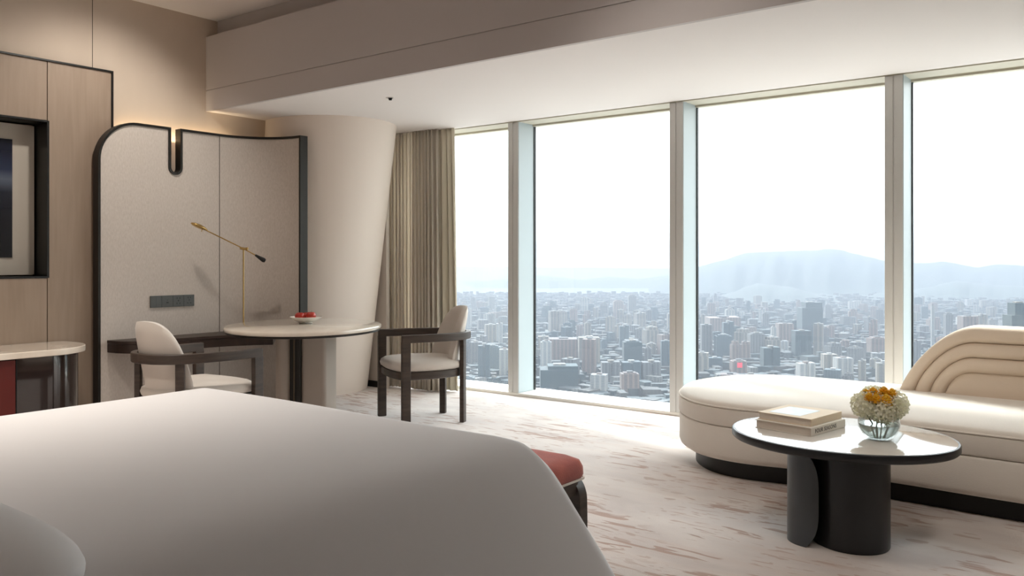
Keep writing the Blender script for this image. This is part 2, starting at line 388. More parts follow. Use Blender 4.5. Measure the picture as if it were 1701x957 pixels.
for i in range(len(ss)-1):
    a, b = ss[i], ss[i+1]
    def tp(s):
        if NC-NR-1e-6 <= (a+b)/2 <= NC+NR+1e-6: return NB-math.sqrt(max(0, NR*NR-(s-NC)**2))
        return ptop(s)
    p = col_at(a, tp(a)); q = col_at(b, tp(b))
    Fc += [(p+1, q+1, q+2, p+2), (p, p+3, q+3, q), (p+2, q+2, q+3, p+3), (p, q, q+1, p+1)]
mk('linen_face', V, Fc, M['linen'], dp, smooth=True, auto=30)
V, Fc = [], []; n = len(outl); wd = .009
for i, p in enumerate(outl):
    a = outl[max(i-1, 0)]; b = outl[min(i+1, n-1)]
    d1 = Vector((p[0]-a[0], p[1]-a[1])); d2 = Vector((b[0]-p[0], b[1]-p[1]))
    d1 = d1.normalized() if d1.length > 1e-6 else d2.normalized(); d2 = d2.normalized() if d2.length > 1e-6 else d1
    m_ = (d1+d2); m_ = m_.normalized() if m_.length > 1e-4 else d1; nn = Vector((-m_.y, m_.x))/max(.5, m_.dot(d1))
    for w_, d in ((-.002, -.045), (-.002, .034), (2*wd, .034), (2*wd, -.045)):
        V.append(pmap(p[0]+nn.x*w_, p[1]+nn.y*w_, d))
for i in range(n-1):
    for k in range(4): Fc.append((4*i+k, 4*i+(k+1) % 4, 4*(i+1)+(k+1) % 4, 4*(i+1)+k))
Fc += [(0, 1, 2, 3), (4*n-4, 4*n-3, 4*n-2, 4*n-1)]
mk('bronze_edge', V, Fc, M['bronze'], dp, smooth=True, bevel=.002, auto=30)
box('seam', (-6.28, S1-.0025, .0, -6.2785, S1+.0025, PZ), M['groove'], dp)
multibox('wall_bracket', [(XW+.001, S0+.3, .3, -6.32, S0+.36, 1.9), (XW+.001, S1-.2, .3, -6.32, S1-.14, 1.9)], M['bronze'], dp)
# warm strip light on the back of the panel washing the wall above it
def strip(loc, sx, sy, rot, e, c=(1, .78, .5)):
    l = bpy.data.lights.new('panel_back_light', 'AREA'); l.shape = 'RECTANGLE'; l.size = sx; l.size_y = sy; l.energy = e; l.color = c
    o = bpy.data.objects.new('panel_back_light', l); o.location = loc; o.rotation_euler = rot; link(o); return o
strip((-6.355, 3.82, 2.20), .05, 1.0, (PI, 0, 0), 1.2)

shf = thing('desk_shelf', 'dark oak shelf desk fixed low across the linen panel', 'desk', (0, 0, 0))
inner = [pmap(s, 0, .021)[:2] for s in [3.19, 3.6, 3.95, 4.15, 4.25, 4.35, 4.45, 4.55, 4.65]]
outer = spline([(-6.16, 3.2), (-6.06, 3.245), (-6.02, 3.34), (-5.99, 3.7), (-5.93, 4.0), (-5.83, 4.2), (-5.75, 4.3)], 5)
prism('shelf_top', inner+outer[::-1], .612, .636, M['wood_h'], shf, bevel=.002)
prism('shelf_apron', [(x+.004 if i < 9 else x-.004, y) for i, (x, y) in enumerate(inner+outer[::-1])], .545, .611, M['wood_h'], shf, bevel=.002)

sk = thing('socket_strip', 'grey strip of switch, phone and power sockets on linen panel above desk', 'socket', (-6.279, 3.53, .865))
for i in range(4):
    p = box('faceplate', (0, i*.095, 0, .012, i*.095+.0935, .092), M['socket'], sk, bevel=.0015)
    def hole(x, z, w_=.006, h_=.014): return (.0122, x-w_/2, z-h_/2, .0128, x+w_/2, z+h_/2)
    c = i*.095+.047
    hs = [[(.0122, c-.0006, .006, .0126, c+.0006, .086)], [hole(c, .036, .02, .010), hole(c, .056, .008, .005)],
          [hole(c-.012, .068), hole(c+.012, .068), hole(c, .048, .01, .012), hole(c-.013, .026), hole(c+.013, .026)],
          [hole(c-.010, .070), hole(c+.010, .070, .005, .012), hole(c, .050, .006, .014), hole(c-.013, .026, .012, .007), hole(c+.013, .026, .012, .007)]][i]
    multibox('rocker_line' if i == 0 else 'socket_hole', hs, M['black'], p)

# ------------------------------------------------------------------ curtain
def drape(name, x0, x1, y0, y1, X0, X1, Y0, Y1, n, amp, m, label, parent=None, top=2.53):
    V, Fc = [], []; nu = n*8; nv = 20
    for k in range(nv+1):
        t = k/nv; z = .012+t*top
        for i in range(nu+1):
            u = i/nu
            xa = x0+(x1-x0)*u; ya = y0+(y1-y0)*u; xb = X0+(X1-X0)*u; yb = Y0+(Y1-Y0)*u
            x = xa+(xb-xa)*t; y = ya+(yb-ya)*t
            ph = 2*PI*n*u+.8*math.sin(5*u+2*t)+.3*math.sin(17*u)
            a = amp*(1-.45*t)*(1+.35*math.sin(9*u+1)+.25*math.sin(23*u))
            V.append((x+a*.35*math.sin(2*ph), y+a*math.sin(ph), z))
    for k in range(nv):
        for i in range(nu):
            b = k*(nu+1)+i; Fc.append((b, b+1, b+nu+2, b+nu+1))
    o = mk(name, V, Fc, m, parent, smooth=True, auto=180)
    s = o.modifiers.new('s', 'SOLIDIFY'); s.thickness = .003
    return o
cu = drape('curtain', -6.0, -5.33, 5.83, 5.86, -6.2, -5.50, 6.0, 6.02, 16, .044, M['curtain'], '')
tag(cu, 'pleated beige full height curtain gathered beside the round column', 'curtain')
M['sheer'] = mat('sheer_lining', (214, 206, 186), .9, trans=0)
M['sheer'].node_tree.nodes['Principled BSDF'].inputs['Subsurface Weight'].default_value = 0
sh_ = drape('sheer_curtain', -5.46, -5.19, 5.93, 5.97, -5.60, -5.325, 6.05, 6.06, 4, .02, M['sheer'], '')
tag(sh_, 'pale smooth curtain edge hanging between pleated curtain and window glass', 'curtain')

# ------------------------------------------------------------------ credenza on the left
cr = thing('credenza', 'low cabinet with rounded end, pale marble top and red leather door', 'cabinet', (-6.366, 0, 0))
def dshape(d, ye, r, y0=.7, n=14):
    pts = [(0, y0), (d, y0)]+[(d-r+r*math.cos(a), ye-r+r*math.sin(a)) for a in (PI/2*k/n for k in range(n+1))]+[(.08, ye), (0, ye-.03)]
    return pts
prism('marble_top', dshape(.58, 2.92, .34), .608, .65, M['marble'], cr, bevel=.006)
prism('cabinet_body', dshape(.54, 2.88, .32), .07, .607, M['gloss'], cr, bevel=.003)
prism('plinth', dshape(.48, 2.83, .30), 0, .069, M['black'], cr)
for a, b in ((2.16, 2.36), (1.75, 2.153)):
    box('leather_door', (.541, a, .09, .553, b, .60), M['redleather'], cr, bevel=.002)
box('door_gap', (.5415, 2.366, .09, .546, 2.372, .60), M['black'], cr)

# ------------------------------------------------------------------ chairs
def make_chair(label, loc, rz, group):
    t = thing('dining_chair', label, 'chair', loc, rz, group)
    # front legs and arms: one continuous U shaped band carried on four legs
    path = spline([(.300, .29), (.296, .1), (.275, -.08), (.215, -.235), (.11, -.315), (0, -.335)], 7)
    full = path+[(-x, y) for x, y in path[::-1][1:]]
    band('armrest', full, .038, .632, .69, M['wood'], t, bevel=.006)
    for s in (-1, 1):
        x = s*.300
        multibox('leg', [(x-.019, .226, 0, x+.019, .292, .640)], M['wood'], t, bevel=.005)
        V, Fc = [], []
        ang = math.atan2(-.235, s*.215); 
        me_o = multibox('leg', [(-.018, -.026, 0, .018, .026, .640)], M['wood'], t, bevel=.006)
        me_o.location = (s*.213, -.226, 0); me_o.rotation_euler = (0, 0, s*.62 if False else s*(-.75))
    so_ = spline([(.245, .27), (.278, .12), (.262, -.06), (.2, -.2), (.1, -.262), (0, -.275), (-.1, -.262), (-.2, -.2), (-.262, -.06), (-.278, .12), (-.245, .27), (-.12, .305), (0, .312), (.12, .305)], 6, True)
    dome('seat_rail', so_, [(.01, .352), (0, .358), (0, .408), (.01, .412)], M['wood'], t)
    dome('seat', so_, [(.012, .412), (-.006, .425), (-.012, .445), (-.004, .468), (.03, .487), (.09, .498), (.16, .503)], M['chair_fab'], t, lim=.02)
    # upholstered shell back
    V, Fc = [], []; nu, nv = 28, 14
    def sp(u, v, d):
        ph = u*.98; zt = .405+.475*(max(0., 1-abs(u)**3.2))**.42
        rx, ry = .275-d, .285-d*.9
        z = .405+(zt-.405)*v
        return (rx*math.sin(ph), .0-ry*math.cos(ph)-.085*max(0, (z-.5))/.4+.015, z)
    def ins(u, v): return .012 if v > .97 else 0
    for d in (0, .075):
        for k in range(nv+1):
            for i in range(nu+1):
                u = -1+2*i/nu; u = math.sin(u*PI/2); v = k/nv
                e = .018*(1-math.sqrt(max(0, 1-max(abs(u), v)**8)))
                V.append(sp(u*.995, v, d+(e if d == 0 else -e)))
    N1 = (nu+1)*(nv+1)
    for k in range(nv):
        for i in range(nu):
            b = k*(nu+1)+i; Fc.append((b, b+1, b+nu+2, b+nu+1)); Fc.append((N1+b, N1+b+nu+1, N1+b+nu+2, N1+b+1))
    for k in range(nv):
        for i in (0, nu):
            b = k*(nu+1)+i; Fc.append((b, b+nu+1, N1+b+nu+1, N1+b))
    for i in range(nu):
        for k in (0, nv):
            b = k*(nu+1)+i; Fc.append((b, b+1, N1+b+1, N1+b))
    mk('backrest', V, Fc, M['chair_fab'], t, smooth=True, auto=70)
    return t
make_chair('dark wood armchair with cream seat by the curtain, facing the round table', (-4.512, 4.795, 0), -2.0437-PI/2, 'dining chairs')
make_chair('dark wood armchair seen from behind, cream back, between bed and desk', (-4.766, 2.955, 0), 1.6243-PI/2, 'dining chairs')

# ------------------------------------------------------------------ dining table
DT = (-5.13, 4.12); DR = 2.298
dt = thing('dining_table', 'oval cream marble dining table on a broad curved pedestal', 'table', (DT[0], DT[1], 0), DR)
el = ellipse(0, 0, .70, .575, 0, 120)
dome('table_top', el, [(.004, .722), (0, .726), (0, .745), (.005, .75)], M['marble'], dt)
dome('under_rim', el, [(.03, .703), (.012, .706), (.008, .7215)], M['bronze'], dt)
M['ped'] = mat('taupe_lacquer', (176, 164, 152), .4)
def shell(name, cx, cy, rx, ry, a0, a1, th, z0, z1, m, parent, n=26, cap=False, shape=None):
    V, Fc = [], []; nz = 14
    for i in range(n+1):
        a = a0+(a1-a0)*i/n
        for k in range(nz+1):
            z = z0+(z1-z0)*k/nz
            aa = a
            if shape: aa = a0+(a1-a0)*(i/n)*shape((z-z0)/(z1-z0))
            for r in (0, th):
                V.append((cx+(rx-r)*math.cos(aa), cy+(ry-r)*math.sin(aa), z))
    w_ = 2*(nz+1)
    for i in range(n):
        for k in range(nz):
            b = i*w_+2*k
            Fc += [(b, b+w_, b+w_+2, b+2), (b+1, b+3, b+w_+3, b+w_+1)]
        b = i*w_; Fc.append((b, b+1, b+w_+1, b+w_)); b += 2*nz; Fc.append((b, b+w_, b+w_+1, b+1))
    for i in (0, n):
        for k in range(nz):
            b = i*w_+2*k; Fc.append((b, b+2, b+3, b+1))
    return mk(name, V, Fc, m, parent, smooth=True, auto=35, bevel=0)
# pedestal in table-local frame: turned back to the room axes
pz = thing('pedestal_axes', None, None)
bpy.data.objects.remove(pz)
def loc_dt(x, y):      # world offset -> table local
    c, s = math.cos(-DR), math.sin(-DR); return (x*c-y*s, x*s+y*c)
r_ = Vector((math.cos(YAW), math.sin(YAW))); f_ = Vector((-math.sin(YAW), math.cos(YAW)))
def rl(a, b):          # a along the view's right, b away from it
    v = r_*a+f_*b; return loc_dt(v.x, v.y)
def stad(a0, a1, b0, b1, r, n=8):
    pts = []
    for (ca, cb, s) in ((a1-r, b1-r, 0), (a0+r, b1-r, 1), (a0+r, b0+r, 2), (a1-r, b0+r, 3)):
        for k in range(n+1):
            t = PI/2*(s+k/n); pts.append(rl(ca+r*math.cos(t), cb+r*math.sin(t)))
    return pts
prism('pedestal_shell', stad(-.17, -.055, -.22, .2, .055), 0, .703, M['ped'], dt)
prism('pedestal_shell', stad(0.008, .2, -.17, .22, .03), 0, .703, M['ped'], dt)
prism('pedestal_core', stad(-.06, .02, -.20, .16, .01), 0, .703, M['bronze'], dt)
M['oldbronze'] = mat('aged_bronze', (92, 78, 62), .4, metal=.5)
prism('pedestal_bead', stad(-.028, -.020, -.222, -.19, .003, 3), 0, .703, M['oldbronze'], dt)

bw = thing('fruit_bowl', 'shallow white bowl of red apples on the oval dining table', 'bowl', (*at(508, 6.56)[:2], .75))
lathe('bowl', [(.045, 0), (.05, .002), (.05, .008), (.085, .020), (.118, .042), (.124, .049), (.121, .050), (.115, .044), (.08, .024), (.045, .013), (0, .012)], M['china'], bw)
appl = lambda: [(0, -.026), (.01, -.031), (.024, -.03), (.036, -.014), (.039, .004), (.034, .02), (.022, .03), (.010, .029), (0, .022)]
B = Vector(bw.location)
for (dx, dy, dz, lb) in ((-.042, -.02, .052, 'dark red apple at the left of the white fruit bowl'), (.040, .0, .055, 'lighter red apple at the right of the white fruit bowl'), (-.006, .062, .048, 'red apple behind the other two in the fruit bowl')):
    w3 = r_*dx+f_*dy
    a = thing('apple', lb, 'apple', (B.x+w3.x, B.y+w3.y, .75+dz), random.random()*6, 'apples in the bowl')
    lathe('fruit_flesh', appl(), M['apple'], a, 24)
    tube('stem', [(0, 0, .02), (.002, 0, .034), (.005, .001, .042)], .0015, M['stem'], a, 6)

# ------------------------------------------------------------------ desk lamp
lp = (-5.95, 4.155); lz = .6365
dl = thing('desk_lamp', 'slim brass desk lamp with tilting arm and black counterweight', 'lamp', (lp[0], lp[1], lz), math.atan2(.94, .35))
lathe('lamp_base', [(.07, 0), (.072, .004), (.072, .012), (.066, .016), (.010, .018), (0, .018)], M['brass'], dl, 40)
tube('pole', [(0, 0, .016), (0, 0, .69)], .006, M['brass'], dl, 12)
jz = .697
tube('joint', [(-.028, 0, jz+.004), (.03, 0, jz-.004)], .011, M['brass'], dl, 14)
lathe('joint_knob', [(0, -.012), (.009, -.009), (.012, 0), (.009, .009), (0, .012)], M['brass'], dl, 16, (.028, -.006, jz))
tube('arm', [(-.305, 0, jz+.150), (0, 0, jz), (.10, 0, jz-.055)], .0048, M['brass'], dl, 10)
tube('counterweight', [(.095, 0, jz-.052), (.112, 0, jz-.062), (.162, 0, jz-.093), (.176, 0, jz-.10)], [.008, .011, .020, .016], M['black'], dl, 16)
hd = tube('lamp_shade', [(-.415, 0, jz+.190), (-.405, 0, jz+.190), (-.375, 0, jz+.186), (-.34, 0, jz+.177), (-.308, 0, jz+.162), (-.285, 0, jz+.147)], [.006, .022, .038, .042, .032, .012], M['brass'], dl, 20)
for v in hd.data.vertices:
    pass
hd.data.transform(Matrix.Translation((-.35, 0, jz+.174)) @ Matrix.Rotation(.45, 4, 'Y') @ Matrix.Diagonal((1, 1, .42, 1)) @ Matrix.Rotation(-.45, 4, 'Y') @ Matrix.Translation((.35, 0, -jz-.174)))
tube('switch', [(-.325, 0, jz+.162), (-.33, 0, jz+.132)], .003, M['brass'], hd, 8)

# ------------------------------------------------------------------ ceiling spot in the soffit
cs = thing('ceiling_sprinkler', 'small dark round fitting in the white soffit near the column', 'ceiling fitting', (-4.72, 4.62, SZ))
lathe('rim', [(.034, -.004), (.036, 0), (.026, 0), (.026, -.004)], M['ceil'], cs, 24)
lathe('core', [(.0, -.022), (.012, -.020), (.014, -.006), (.024, -.003), (.024, 0)], M['black'], cs, 20)

# ------------------------------------------------------------------ bed
bd = thing('bed', 'wide bed with white mattress under the duvet, foot towards the windows', 'bed', (-2.7, 1.2, 0))
box('bed_base', (-.9, -1.1, .02, .9, .9, .25), M['veneer'], bd, bevel=.01)
box('mattress', (-.93, -1.12, .251, .93, .93, .50), M['sheet'], bd, bevel=.04, seg=4)
def smooth(t): t = max(0., min(1., t)); return t*t*(3-2*t)
def softpos(x, k): return k*math.log1p(math.exp(min(40, x/k)))
def duvet():
    V, Fc = [], []; nx, ny = 110, 110
    xa, xb, ya, yb = -4.02, -1.10, -.25, 2.66
    for j in range(ny+1):
        y = ya+(yb-ya)*j/ny
        for i in range(nx+1):
            x = xa+(xb-xa)*i/nx
            z = .634+.012*math.sin((x+3.7)/2*PI)*math.sin(min(1, max(0, (y)/2.3))*PI)
            er = softpos((x+1.70), .042)*1.38                # window-less side near the camera: slopes out
            el_ = softpos(-(x+3.72), .03)*2.2
            ef = softpos((y-2.37), .016)*5.0
            drop = (er**2.2+el_**2.2+ef**2.2)**(1/2.2)
            z -= drop
            z += .004*math.sin(3*x+2*y)
            V.append((x, y, max(.012, z)))
    for j in range(ny):
        for i in range(nx):
            b = j*(nx+1)+i; Fc.append((b, b+1, b+nx+2, b+nx+1))
    o = mk('duvet', V, Fc, M['sheet'], smooth=True, auto=180)
    return tag(o, 'smooth white duvet draped over the whole bed in the foreground', 'duvet')
duvet()
def pillow(cx, cy, cz, a, b, h, label, rz=0, tilt=0):
    V, Fc = [], []; nu, nv = 40, 24
    for k in range(nv+1):
        ph = -PI/2+PI*k/nv
        for i in range(nu):
            t = 2*PI*i/nu; c, s = math.cos(t), math.sin(t)
            e = .45; X = a*math.copysign(abs(c)**e, c)*math.cos(ph)**.5; Y = b*math.copysign(abs(s)**e, s)*math.cos(ph)**.5
            V.append((X, Y, h*math.copysign(abs(math.sin(ph))**1.1, math.sin(ph))))
    for k in range(nv):
        for i in range(nu):
            j = (i+1) % nu; Fc.append((k*nu+i, k*nu+j, (k+1)*nu+j, (k+1)*nu+i))
    o = mk('pillow', V, Fc, M['pillow'], smooth=True, auto=180); o.location = (cx, cy, cz); o.rotation_euler = (tilt, 0, rz)
    return tag(o, label, 'pillow', None)
pillow(-1.90, .47, .70, .46, .30, .085, 'plump white pillow lying at the near corner of the bed')

# ------------------------------------------------------------------ bench at the foot of the bed
bn = thing('bed_bench', 'terracotta upholstered bench with dark wood frame at foot of bed', 'bench', (-2.62, 2.70, 0))
bo = [(-.78, -.20), (.78, -.20), (.78, .20), (-.78, .20)]
def rrect(a, b, r, n=6):
    pts = []
    for (cx, cy, s) in ((a-r, b-r, 0), (-a+r, b-r, 1), (-a+r, -b+r, 2), (a-r, -b+r, 3)):
        for k in range(n+1):
            t = PI/2*(s+k/n); pts.append((cx+r*math.cos(t), cy+r*math.sin(t)))
    return pts
BO = rrect(.78, .21, .05)
dome('seat_cushion', BO, [(.004, .365), (-.004, .38), (-.002, .41), (.012, .435), (.04, .45), (.09, .457)], M['red'], bn, lim=.03)
band('piping', rrect(.784, .214, .05), .007, .361, .368, M['white_pipe'], bn, bevel=0, closed=True)
dome('seat_rail', rrect(.765, .2, .045), [(0, .30), (0, .361)], M['wood'], bn)
for sx in (-1, 1):
    for sy in (-1, 1):
        # leg that curves up into the rail
        pr = spline([(.785, 0), (.785, .24), (.778, .31), (.75, .352), (.70, .36)], 6); inn = spline([(.66, .30), (.71, .292), (.735, .26), (.74, .20), (.742, 0)], 6)
        pts = pr+inn; n = len(pts); V = [(sx*x, sy*.206, z) for x, z in pts]+[(sx*x, sy*.150, z) for x, z in pts]
        Fc = [tuple(range(n)), tuple(range(n, 2*n))[::-1]]+[(i, (i+1) % n, n+(i+1) % n, n+i) for i in range(n)]
        mk('leg', V, Fc, M['wood'], bn, smooth=True, bevel=.003)

# ------------------------------------------------------------------ chaise sofa
sf = thing('curved_sofa', 'long cream curved chaise sofa with channelled backrest under the windows', 'sofa', (0, 0, 0))
SO = spline([(.55, 4.60), (-.1, 4.55), (-.6, 4.555), (-1.1, 4.58), (-1.5, 4.555), (-1.85, 4.50), (-2.12, 4.56), (-2.33, 4.76), (-2.45, 5.03), (-2.48, 5.30), (-2.40, 5.56), (-2.24, 5.75), (-2.0, 5.85), (-1.6, 5.87), (-1.0, 5.86), (-.2, 5.86), (.55, 5.88), (.95, 5.7), (1.1, 5.25), (.95, 4.8)], 8, True)
dome('plinth', SO, [(.10, .0), (.10, .105)], M['black'], sf)
dome('base', SO, [(.10, .100), (.03, .104), (.008, .118), (0, .14), (0, .285), (.004, .296), (.014, .300)], M['cream'], sf)
dome('seat_cushion', SO, [(.014, .300), (.002, .304), (-.004, .314), (-.004, .385), (-.002, .400), (.012, .408), (.016, .412)], M['cream'], sf)
dome('seat_top', SO, [(.018, .410), (.004, .414), (.008, .424), (.03, .436), (.08, .447), (.16, .455), (.26, .459), (.36, .460)], M['cream'], sf)
dome('piping', SO, [(.006, .403), (-.004, .408), (-.004, .412), (.006, .416)], M['cream'], sf)
# backrest: channelled shell in the XZ plane, gently curved in plan
def backrest():
    # concentric arch: outline distance field
    xl, zb, zt, r = -1.255, .43, .855, .40
    xr = .95
    def plan_y(x): return 5.50-.03*(x+1.2)
    V, Fc = [], []
    # parametrise by offset o (0 outer .. ) and by arc position along the arch
    def arch(o, n=22):
        rr = r-o if r-o > .03 else .03
        pts = [(xl+o+.10*0, zb)]
        z0 = zt-r
        pts += [(xl+o+0.0, zb+(z0-zb)*k/3) for k in range(1, 4)]
        pts += [(xl+r-(r-o)*math.cos(a)*1.0, z0+(r-o)*math.sin(a)) for a in (PI/2*k/n for k in range(1, n+1))]
        pts += [(xl+r+(xr-.35-xl-r)*k/8, zt-o) for k in range(1, 9)]
        return pts
    offs = []; D = []
    ch = [0, .092, .178, .264]
    for c in range(3):
        wdt = ch[c+1]-ch[c]
        for k in range(0, 9):
            u = k/8; offs.append(ch[c]+wdt*u); D.append(.034*math.sqrt(max(0, 1-(2*u-1)**2))**.8)
    n_ = len(arch(0))
    def lean(z): return .10*(z-.43)
    rows = [(0, -.17)]+[(offs[i], D[i]) for i in range(len(offs))]
    for o_, d in [(.03, -.20), (.0, -.17), (-.004, -.10), (-.004, -.04)]+[(offs[i], D[i]) for i in range(1, len(offs))]:
        for (x, z) in arch(max(o_, 0)):
            V.append((x+.14*max(0, (z-.43)/.42)*max(0, 1-(x-xl)/.5), plan_y(x)-d+lean(z), z))
    R = 4+len(offs)-1
    for j in range(R-1):
        for i in range(n_-1):
            b = j*n_+i; Fc.append((b, b+1, b+n_+1, b+n_))
    # inner field, closed down to the seat
    base = (R-1)*n_
    inner_ = [V[base+i] for i in range(n_)]
    m0 = len(V)
    for s_ in (.33, .66, 1.0):
        for (x, y, z) in inner_:
            zz = z+(zb-z)*s_; V.append((x, plan_y(x)-.03*(1 if s_ < 1 else 1)+lean(zz), zz))
    allrows = [base]+[m0+k*n_ for k in range(3)]
    for k in range(3):
        for i in range(n_-1): Fc.append((allrows[k]+i, allrows[k]+i+1, allrows[k+1]+i+1, allrows[k+1]+i))
    # back sheet
    m1 = len(V)
    for i in range(n_):
        x, y, z = V[i]; V.append((x, y, zb))
    for i in range(n_-1): Fc.append((i, m1+i, m1+i+1, i+1))
    o = mk('backrest', V, Fc, M['tan'], sf, smooth=True, auto=60)
    return o
backrest()

# ------------------------------------------------------------------ coffee table
ct = thing('coffee_table', 'oval coffee table, white marble top in dark rim on charcoal pedestal', 'table', (-1.15, 3.985, 0))
ce = ellipse(0, 0, .492, .42, 0, 120)
dome('rim', ce, [(.035, .408), (.008, .412), (0, .42), (0, .444), (.004, .449), (.012, .449), (.012, .44)], M['charcoal'], ct)
dome('marble_top', ce, [(.0125, .4405), (.0125, .4500), (.014, .4505)], M['marble_w'], ct)
c0 = Vector((-1.15, 3.985))
m1 = Vector(at(1412, 3.73)[:2])-c0; m2 = Vector(at(1354, 3.74)[:2])-c0
prism('pedestal', ellipse(m1.x, m1.y, .160, .185, YAW, 64), 0, .408, M['charcoal'], ct, bevel=.004)
shell('pedestal_shell', m2.x, m2.y, .118, .118, YAW+PI*1.02, YAW+PI*1.43, .014, 0, .408, M['charcoal2'], ct, shape=lambda t: 1-.35*abs(2*t-1)**4)
shell('pedestal_shell', m2.x, m2.y, .118, .118, YAW+PI*.4, YAW+PI*1.02, .014, 0, .408, M['charcoal2'], ct)

def book(name, label, p, rz, w_, d_, h, cover, z, group):
    """spine along local +Y at x=0; pages towards -X"""
    t = thing(name, label, 'book', (p[0], p[1], z), rz, group)
    c = .0025
    box('page_block', (-w_+.006, .005, c, -c, d_-.005, h-c), M['paper'], t)
    multibox('cover', [(-w_, 0, 0, 0, d_, c), (-w_, 0, h-c, 0, d_, h), (-c, 0, c, 0, d_, h-c)], cover, t, bevel=.0008)
    return t
fp = at(1347.5, 3.784); rg = at(1403.5, 4.0)
rz = math.atan2(rg[1]-fp[1], rg[0]-fp[0])-PI/2
b1 = book('coffee_table_book', 'lower white book with lettered spine, under the tan book', fp[:2], rz, .285, .325, .038, M['book_cream'], .451, 'books on the coffee table')
cu_ = bpy.data.curves.new('spine_text', 'FONT'); cu_.body = 'FOUR SEASONS'; cu_.size = .026; cu_.extrude = .0003; cu_.align_x = 'CENTER'; cu_.align_y = 'CENTER'; cu_.space_character = 1.12
tmp = bpy.data.objects.new('tmp_text', cu_); col.objects.link(tmp); bpy.context.view_layer.update()
tm = bpy.data.meshes.new_from_object(tmp.evaluated_get(bpy.context.evaluated_depsgraph_get())); bpy.data.objects.remove(tmp)
tm.materials.clear(); tm.materials.append(M['ink'])
tx = bpy.data.objects.new('spine_text', tm); link(tx, b1); tx.location = (.0006, .135, .019); tx.rotation_euler = (PI/2, 0, PI/2)
fp2 = at(1347.5, 3.815)
b2 = book('coffee_table_book', 'upper tan book with pale blue cover photo, on the white book', fp2[:2], rz+.015, .27, .30, .033, M['book_tan'], .4895, 'books on the coffee table')
box('cover_photo', (-.235, .04, .0331, -.075, .235, .0336), M['bluepic'], b2)

# vase and flowers
vb = at(1460, 3.745)
vs = thing('glass_vase', 'round clear glass bowl vase half full of water on coffee table', 'vase', (vb[0], vb[1], .451))
pr = [(0, .002), (.042, .0), (.052, .004), (.072, .022), (.086, .052), (.088, .075), (.082, .1), (.074, .118), (.076, .126)]
lathe('glass_bowl', pr, M['vase'], vs, 48, auto=180)
lathe('water', [(0, .006), (.045, .008), (.068, .026), (.081, .052), (.082, .066), (0, .066)], M['water'], vs, 48)
VB = Vector((vb[0], vb[1], .451))
def bloom_pts(n):
    out = []
    for i in range(n):
        z = 1-2*(i+.5)/n; r = math.sqrt(1-z*z); a = i*2.39996
        out.append(Vector((r*math.cos(a), r*math.sin(a), z)))
    return out
def hydrangea(off, R, label):
    p = VB+Vector(off); t = thing('hydrangea', label, 'flower', p, 0, 'white hydrangeas in the vase')
    V, Fc = [], []
    for d in bloom_pts(70):
        a = d.orthogonal().normalized(); b = d.cross(a); rr = R*random.uniform(.86, 1.05); rot = random.random()*PI
        a, b = a*math.cos(rot)+b*math.sin(rot), b*math.cos(rot)-a*math.sin(rot)
        c = d*rr; q = R*.26
        for k in range(4):
            u = [a, b, -a, -b][k]; w2 = [b, -a, -b, a][k]
            n0 = len(V)
            V += [c-d*.003, c+u*q*.55+w2*q*.42+d*.002, c+u*q+d*.0055, c+u*q*.55-w2*q*.42+d*.002]
            Fc += [(n0, n0+1, n0+2, n0+3)]
    n0 = len(V)
    o = mk('petals', V, Fc, M['hydra'], t)
    s = o.modifiers.new('s', 'SOLIDIFY'); s.thickness = .0012
    lathe('flower_heart', [(0, -R*.8), (R*.55, -R*.55), (R*.82, 0), (R*.55, R*.55), (0, R*.82)], M['hydra'], t, 16, auto=180)
    bt = VB+Vector((off[0]*.2, off[1]*.2, .02))-p
    tube('stem', [(0, 0, -R*.6), (bt.x*.6, bt.y*.6, bt.z*.6), tuple(bt)], .003, M['leaf'], t, 8)
def rel(a, b, z): v = r_*a+f_*b; return (v.x, v.y, z)
hydrangea(rel(-.062, -.005, .150), .060, 'white hydrangea at the left of the vase')
hydrangea(rel(.066, -.005, .150), .060, 'white hydrangea at the right of the vase')
hydrangea(rel(0, -.045, .135), .058, 'white hydrangea at the front over the vase rim')
hydrangea(rel(.0, .045, .165), .062, 'white hydrangea at the back of the vase')
def rose(off, R, label):
    p = VB+Vector(off); t = thing('ranunculus', label, 'flower', p, random.random()*6, 'yellow ranunculus in the vase')
    V, Fc = [], []
    for ring, (rr, n, top) in enumerate(((1.0, 6, .95), (.86, 6, 1.25), (.7, 5, 1.55), (.52, 5, 1.9), (.34, 4, 2.2))):
        for k in range(n):
            a = 2*PI*k/n+ring*.6; n0 = len(V); W = 1.25*PI/n
            for s_ in range(5):
                ph = .25+(top-.25)*s_/4*1.0; flare = 1+.10*(s_/4)**2*(1 if ring < 2 else 0)
                for u in (-1, 0, 1):
                    b = a+u*W*math.sin(PI*(.25+.6*s_/4)); rad = R*rr*math.sin(ph)*flare*(1 if u >= 0 else .95)
                    V.append((rad*math.cos(b), rad*math.sin(b), -R*rr*math.cos(ph)*.9+R*.1*ring-(.06*R if u else 0)*(s_/4)))
            for s_ in range(4):
                for u in range(2):
                    b = n0+s_*3+u; Fc.append((b, b+1, b+4, b+3))
    o = mk('petals', V, Fc, M['yellow'], t, smooth=True, auto=180); s = o.modifiers.new('s', 'SOLIDIFY'); s.thickness = .001
    lathe('flower_heart', [(0, -R*.2), (R*.25, -R*.1), (R*.3, R*.3), (R*.2, R*.58), (0, R*.68)], M['yellow'], t, 12, auto=180)
    tube('stem', [(0, 0, -R*.2), (0, 0, -.06)], .002, M['leaf'], t, 6)
